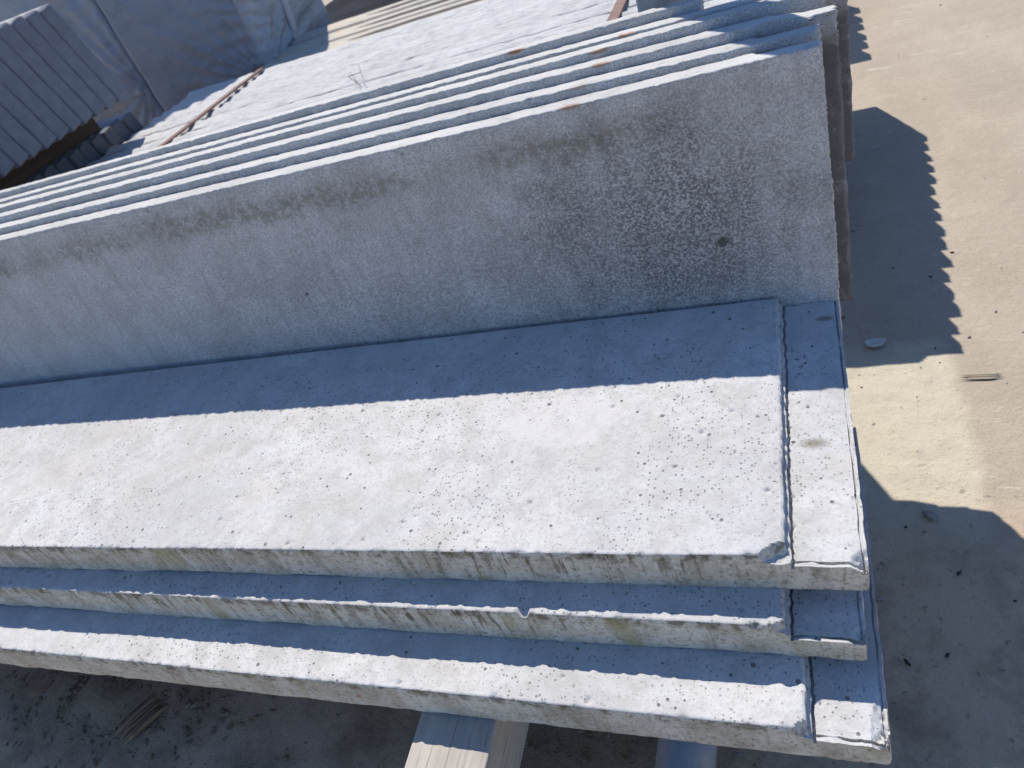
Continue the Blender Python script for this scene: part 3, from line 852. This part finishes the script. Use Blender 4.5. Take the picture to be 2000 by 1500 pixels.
# timbers carrying the boards
o = beam('timber_bearer', (0.078, 0.62, 0.074), mw_grey, (-0.294, 0.06, 0.0625), (R(2.5), 0, 0), seed=21, step=0.012)
tag(o, 'pale grey timber bearer sticking out under the front pile, its end in sun', 'timber')
o = beam('timber_bearer', (0.078, 0.62, 0.074), mw_grey, (-1.45, 0.16, 0.0585), (R(2.5), 0, 0), seed=22)
tag(o, 'timber bearer under the left end of the front pile', 'timber')
for x, s in ((-0.30, 'right'), (-1.45, 'left')):
    o = beam('packing_block', (0.09, 0.29, 0.075), mw_old, (x, 0.648, 0.138), (R(-5.5), 0, 0), seed=25)
    tag(o, 'wooden packing block under the standing boards near their %s end' % s, 'packing block')
    o = beam('timber_bearer', (0.078, 0.36, 0.066), mw_old, (x, 0.685, 0.070), seed=27)
    tag(o, 'timber below the packing block near the %s end of the standing boards' % s, 'timber')
    o = beam('timber_bearer', (0.09, 0.80, 0.068), mw_old, (x, 1.10, 0.071), seed=28)
    tag(o, 'timber under the sunlit back stack near its %s end' % s, 'timber')
for x, s in ((-1.80, 'right'), (-3.2, 'left')):
    o = beam('timber_bearer', (0.10, 1.00, 0.212), mw_old, (x, 0.85, GZ), seed=29)
    tag(o, 'timber under the low left stack near its %s end' % s, 'timber')

# ------------------------------------------------------------------ debris on the ground
rng = np.random.RandomState(5)
def lump(n_seed, s, flat=0.5):
    """a small irregular stone of 8x6 quads"""
    nu, nv = 8, 6
    u = np.linspace(0, 2 * np.pi, nu, endpoint=False); v = np.linspace(0.15, np.pi - 0.15, nv)
    U, Vv = np.meshgrid(u, v, indexing='ij')
    x = np.sin(Vv) * np.cos(U); y = np.sin(Vv) * np.sin(U); z = np.cos(Vv) * flat
    k = 0.7 + 0.7 * fbm(x.ravel() + n_seed, y.ravel(), z.ravel(), 1.4, 2, n_seed).reshape(x.shape)
    P = np.stack([x * k, y * k * 0.8, z * k], -1).reshape(-1, 3) * s
    Q = []
    for i in range(nu):
        for j in range(nv - 1):
            Q.append((i * nv + j, i * nv + j + 1, ((i + 1) % nu) * nv + j + 1, ((i + 1) % nu) * nv + j))
    return P, np.array(Q)
def scatter(name, n, region, smin, smax, mat, flat=0.5, seed=1, power=3):
    rs = np.random.RandomState(seed); PV = []; PQ = []; off = 0
    base = [lump(k + seed, 1.0, flat) for k in range(5)]
    for i in range(n):
        P, Q = base[i % 5]
        s = smin + (smax - smin) * rs.rand() ** power
        x, y = region(rs)
        a_ = rs.rand() * 6.28; c, s_ = math.cos(a_), math.sin(a_)
        p = P * s * np.array([1 + rs.rand(), 1, 1])
        p = np.stack([p[:, 0] * c - p[:, 1] * s_, p[:, 0] * s_ + p[:, 1] * c, p[:, 2]], -1)
        pz = np.exp(-(((x + 0.95) / 0.17) ** 2 + ((y - 0.30) / 0.07) ** 2)) * 0.016 + 0.5 * np.exp(-(((x + 0.33) / 0.12) ** 2 + ((y - 0.37) / 0.05) ** 2)) * 0.016
        PV.append(p + [x, y, s * flat * 0.4 + pz]); PQ.append(Q + off); off += len(P)
    o = link(name, mesh_np(name, np.concatenate(PV), np.concatenate(PQ), False), mat)
    o.scale = (KG, KG, 1); o.location.z = GZ
    return tag(o, kind='stuff')
msoil = mat_plain('soil', (0.30, 0.23, 0.16), 0.95, 0.4, 60, 0.001)
mstone = mat_plain('chip', (0.34, 0.32, 0.29), 0.9, 0.3, 60, 0.001)
mdark = mat_plain('dark_bits', (0.07, 0.06, 0.05), 0.9, 0.3, 60, 0.001)
o = scatter('soil_crumbs', 2600, lambda rs: (-0.95 + rs.randn() * 0.12, 0.285 + rs.randn() * 0.045), 0.0005, 0.0042, msoil, seed=3, power=5)
tag(o, 'brown soil crumbs heaped under the lowest flat board', 'soil')
o = scatter('soil_crumbs', 420, lambda rs: (-0.27 + rs.randn() * 0.10, 0.33 + rs.randn() * 0.05), 0.0005, 0.0032, msoil, seed=4)
tag(o, 'soil crumbs on the ground beside the pale timber bearer', 'soil')
o = scatter('concrete_crumbs', 900, lambda rs: (rs.uniform(-1.2, 0.55), rs.uniform(0.12, 1.0)), 0.0004, 0.0022, mstone, seed=6)
tag(o, 'small grey concrete crumbs strewn over the yard', 'crumbs')
o = scatter('concrete_crumbs', 500, lambda rs: (rs.uniform(0.0, 0.9), rs.uniform(0.3, 3.0) ** 1.0), 0.0006, 0.0030, mdark, seed=8)
tag(o, 'dark grit scattered on the open ground at the right', 'grit')

def flake_mesh(name, pts, thick, seed, curl=0.0):
    """thin irregular chip from an outline (x, y); top slightly domed"""
    n = len(pts); cx = sum(p[0] for p in pts) / n; cy = sum(p[1] for p in pts) / n
    V = []; F = []
    for ring, k in enumerate((1.0, 0.6, 0.25)):
        for i, p in enumerate(pts):
            V.append((cx + (p[0] - cx) * k, cy + (p[1] - cy) * k, thick + curl * (k * k) + 0.0006 * math.sin(i * 2.1 + ring * 1.7 + seed)))
    for i, p in enumerate(pts): V.append((p[0], p[1], curl * 0.9))
    for r_ in range(2):
        for i in range(n): F.append((r_ * n + i, r_ * n + (i + 1) % n, (r_ + 1) * n + (i + 1) % n, (r_ + 1) * n + i))
    F.append([2 * n + i for i in range(n)])
    for i in range(n): F.append((3 * n + i, 3 * n + (i + 1) % n, (i + 1) % n, i))
    F.append([3 * n + i for i in range(n)][::-1])
    me = bpy.data.meshes.new(name); me.from_pydata(V, [], F); me.update(); return me
fl = [(-0.014, 0.002), (-0.008, 0.008), (0.004, 0.009), (0.015, 0.007), (0.013, 0.001), (0.008, -0.006), (-0.003, -0.008), (-0.011, -0.005)]
o = link('concrete_flake', flake_mesh('concrete_flake', fl, 0.003, 1, 0.002), mat_plain('flake', (0.52, 0.53, 0.54), 0.8, 0.1, 60))
o.location = (0.058 * KG, 0.897 * KG, GZ + 0.0025); tag(o, 'pale grey flake lying in the shadow beside the stack', 'flake')
fl2 = [(-0.009, 0.001), (-0.004, 0.005), (0.003, 0.004), (0.009, 0.0), (0.005, -0.005), (-0.004, -0.004)]
o = link('pebble', flake_mesh('pebble', fl2, 0.005, 2, -0.001), mstone)
o.location = (0.088 * KG, 0.592 * KG, GZ + 0.0025); o.rotation_euler.z = -0.5; tag(o, 'small grey pebble in the shadow just in front of the pale yellow patch', 'pebble')

def wood_chip(seed, L, Wd, n=7):
    """bundle of splintered strands lying side by side"""
    rs = np.random.RandomState(seed); V = []; F = []
    for i in range(n):
        y = (i - n / 2) * Wd / n + rs.randn() * Wd * 0.03; l0 = -L / 2 * rs.uniform(0.6, 1); l1 = L / 2 * rs.uniform(0.6, 1)
        w = Wd / n * 0.55; h = rs.uniform(0.4, 1) * Wd * 0.14; zz = rs.uniform(0, 1) * Wd * 0.08
        b0 = len(V)
        for xx, k in ((l0, 0.2), (l0 * 0.6, 0.9), (0, 1), (l1 * 0.6, 0.9), (l1, 0.15)):
            yy = y + rs.randn() * Wd * 0.02
            V += [(xx, yy - w * k, zz), (xx, yy - w * k * .6, zz + h * k), (xx, yy + w * k * .6, zz + h * k), (xx, yy + w * k, zz)]
        for s in range(4):
            for j in range(4): F.append((b0 + s * 4 + j, b0 + s * 4 + (j + 1) % 4, b0 + s * 4 + 4 + (j + 1) % 4, b0 + s * 4 + 4 + j))
        F.append((b0, b0 + 1, b0 + 2, b0 + 3)); F.append((b0 + 19, b0 + 18, b0 + 17, b0 + 16))
    me = bpy.data.meshes.new('wood_chip'); me.from_pydata(V, [], F); me.update(); return me
mchip = mat_wood('chip_wood', (0.30, 0.20, 0.13), (0.38, 0.27, 0.18), 'x', 0.7)
mchipg = mat_wood('chip_grey', (0.30, 0.26, 0.20), (0.38, 0.33, 0.26), 'x', 0.6)
o = link('wood_chip', wood_chip(3, 0.082, 0.046, 13), mchip); o.location = (-0.857 * KG, 0.262 * KG, GZ + 0.010); o.rotation_euler = (0.1, 0.05, R(62))
tag(o, 'splintered brown piece of wood lying in the soil below the flat boards', 'wood chip')
for j, (x, y, s, a_) in enumerate(((-1.02, 0.29, 0.040, 40), (-0.95, 0.245, 0.030, 70), (-1.07, 0.275, 0.034, 20), (-0.90, 0.31, 0.028, 100))):
    o = link('wood_chip', wood_chip(10 + j, s, s * 0.32, 4), mchipg if j % 2 else mchip); o.location = (x * KG, y * KG, GZ + 0.012); o.rotation_euler = (0.2, 0.1, R(a_))
    tag(o, ('thin dark splinter left of the big wood chip', 'short grey splinter near the lower edge of the soil', 'leftmost splinter in the soil under the boards', 'small splinter tucked against the lowest board edge')[j], 'splinter', 'splinters in the soil')
o = link('wood_chip', wood_chip(31, 0.052, 0.012, 5), mchipg); o.location = (0.174 * KG, 0.817 * KG, GZ + 0.002); o.rotation_euler = (0, 0, R(-4))
tag(o, 'flat grey-brown splinter on the sunlit ground at the right', 'splinter')

# dry twig standing on the sunlit back stack
mtw = mat_plain('dry_stalk', (0.42, 0.39, 0.33), 0.8, 0.2, 60)
e = empty('dry_twig', (-0.832, 1.385, 0.386)); tag(e, 'dry forked twig standing on the sunlit back stack', 'twig')
def stalk(pts, r0):
    me = tube_mesh('stalk', pts, r0, 6); return link('stalk', me, mtw, e)
stalk([(0, 0, -0.004), (-0.006, -0.004, 0.020), (-0.012, -0.006, 0.045)], 0.0006)
stalk([(0, 0, 0.0), (0.006, 0.002, 0.022), (0.008, 0.004, 0.050)], 0.0005)
stalk([(-0.006, -0.004, 0.020), (-0.020, -0.004, 0.034)], 0.0006)
stalk([(-0.003, -0.002, 0.010), (-0.018, 0.006, 0.022), (-0.028, 0.010, 0.036)], 0.0006)
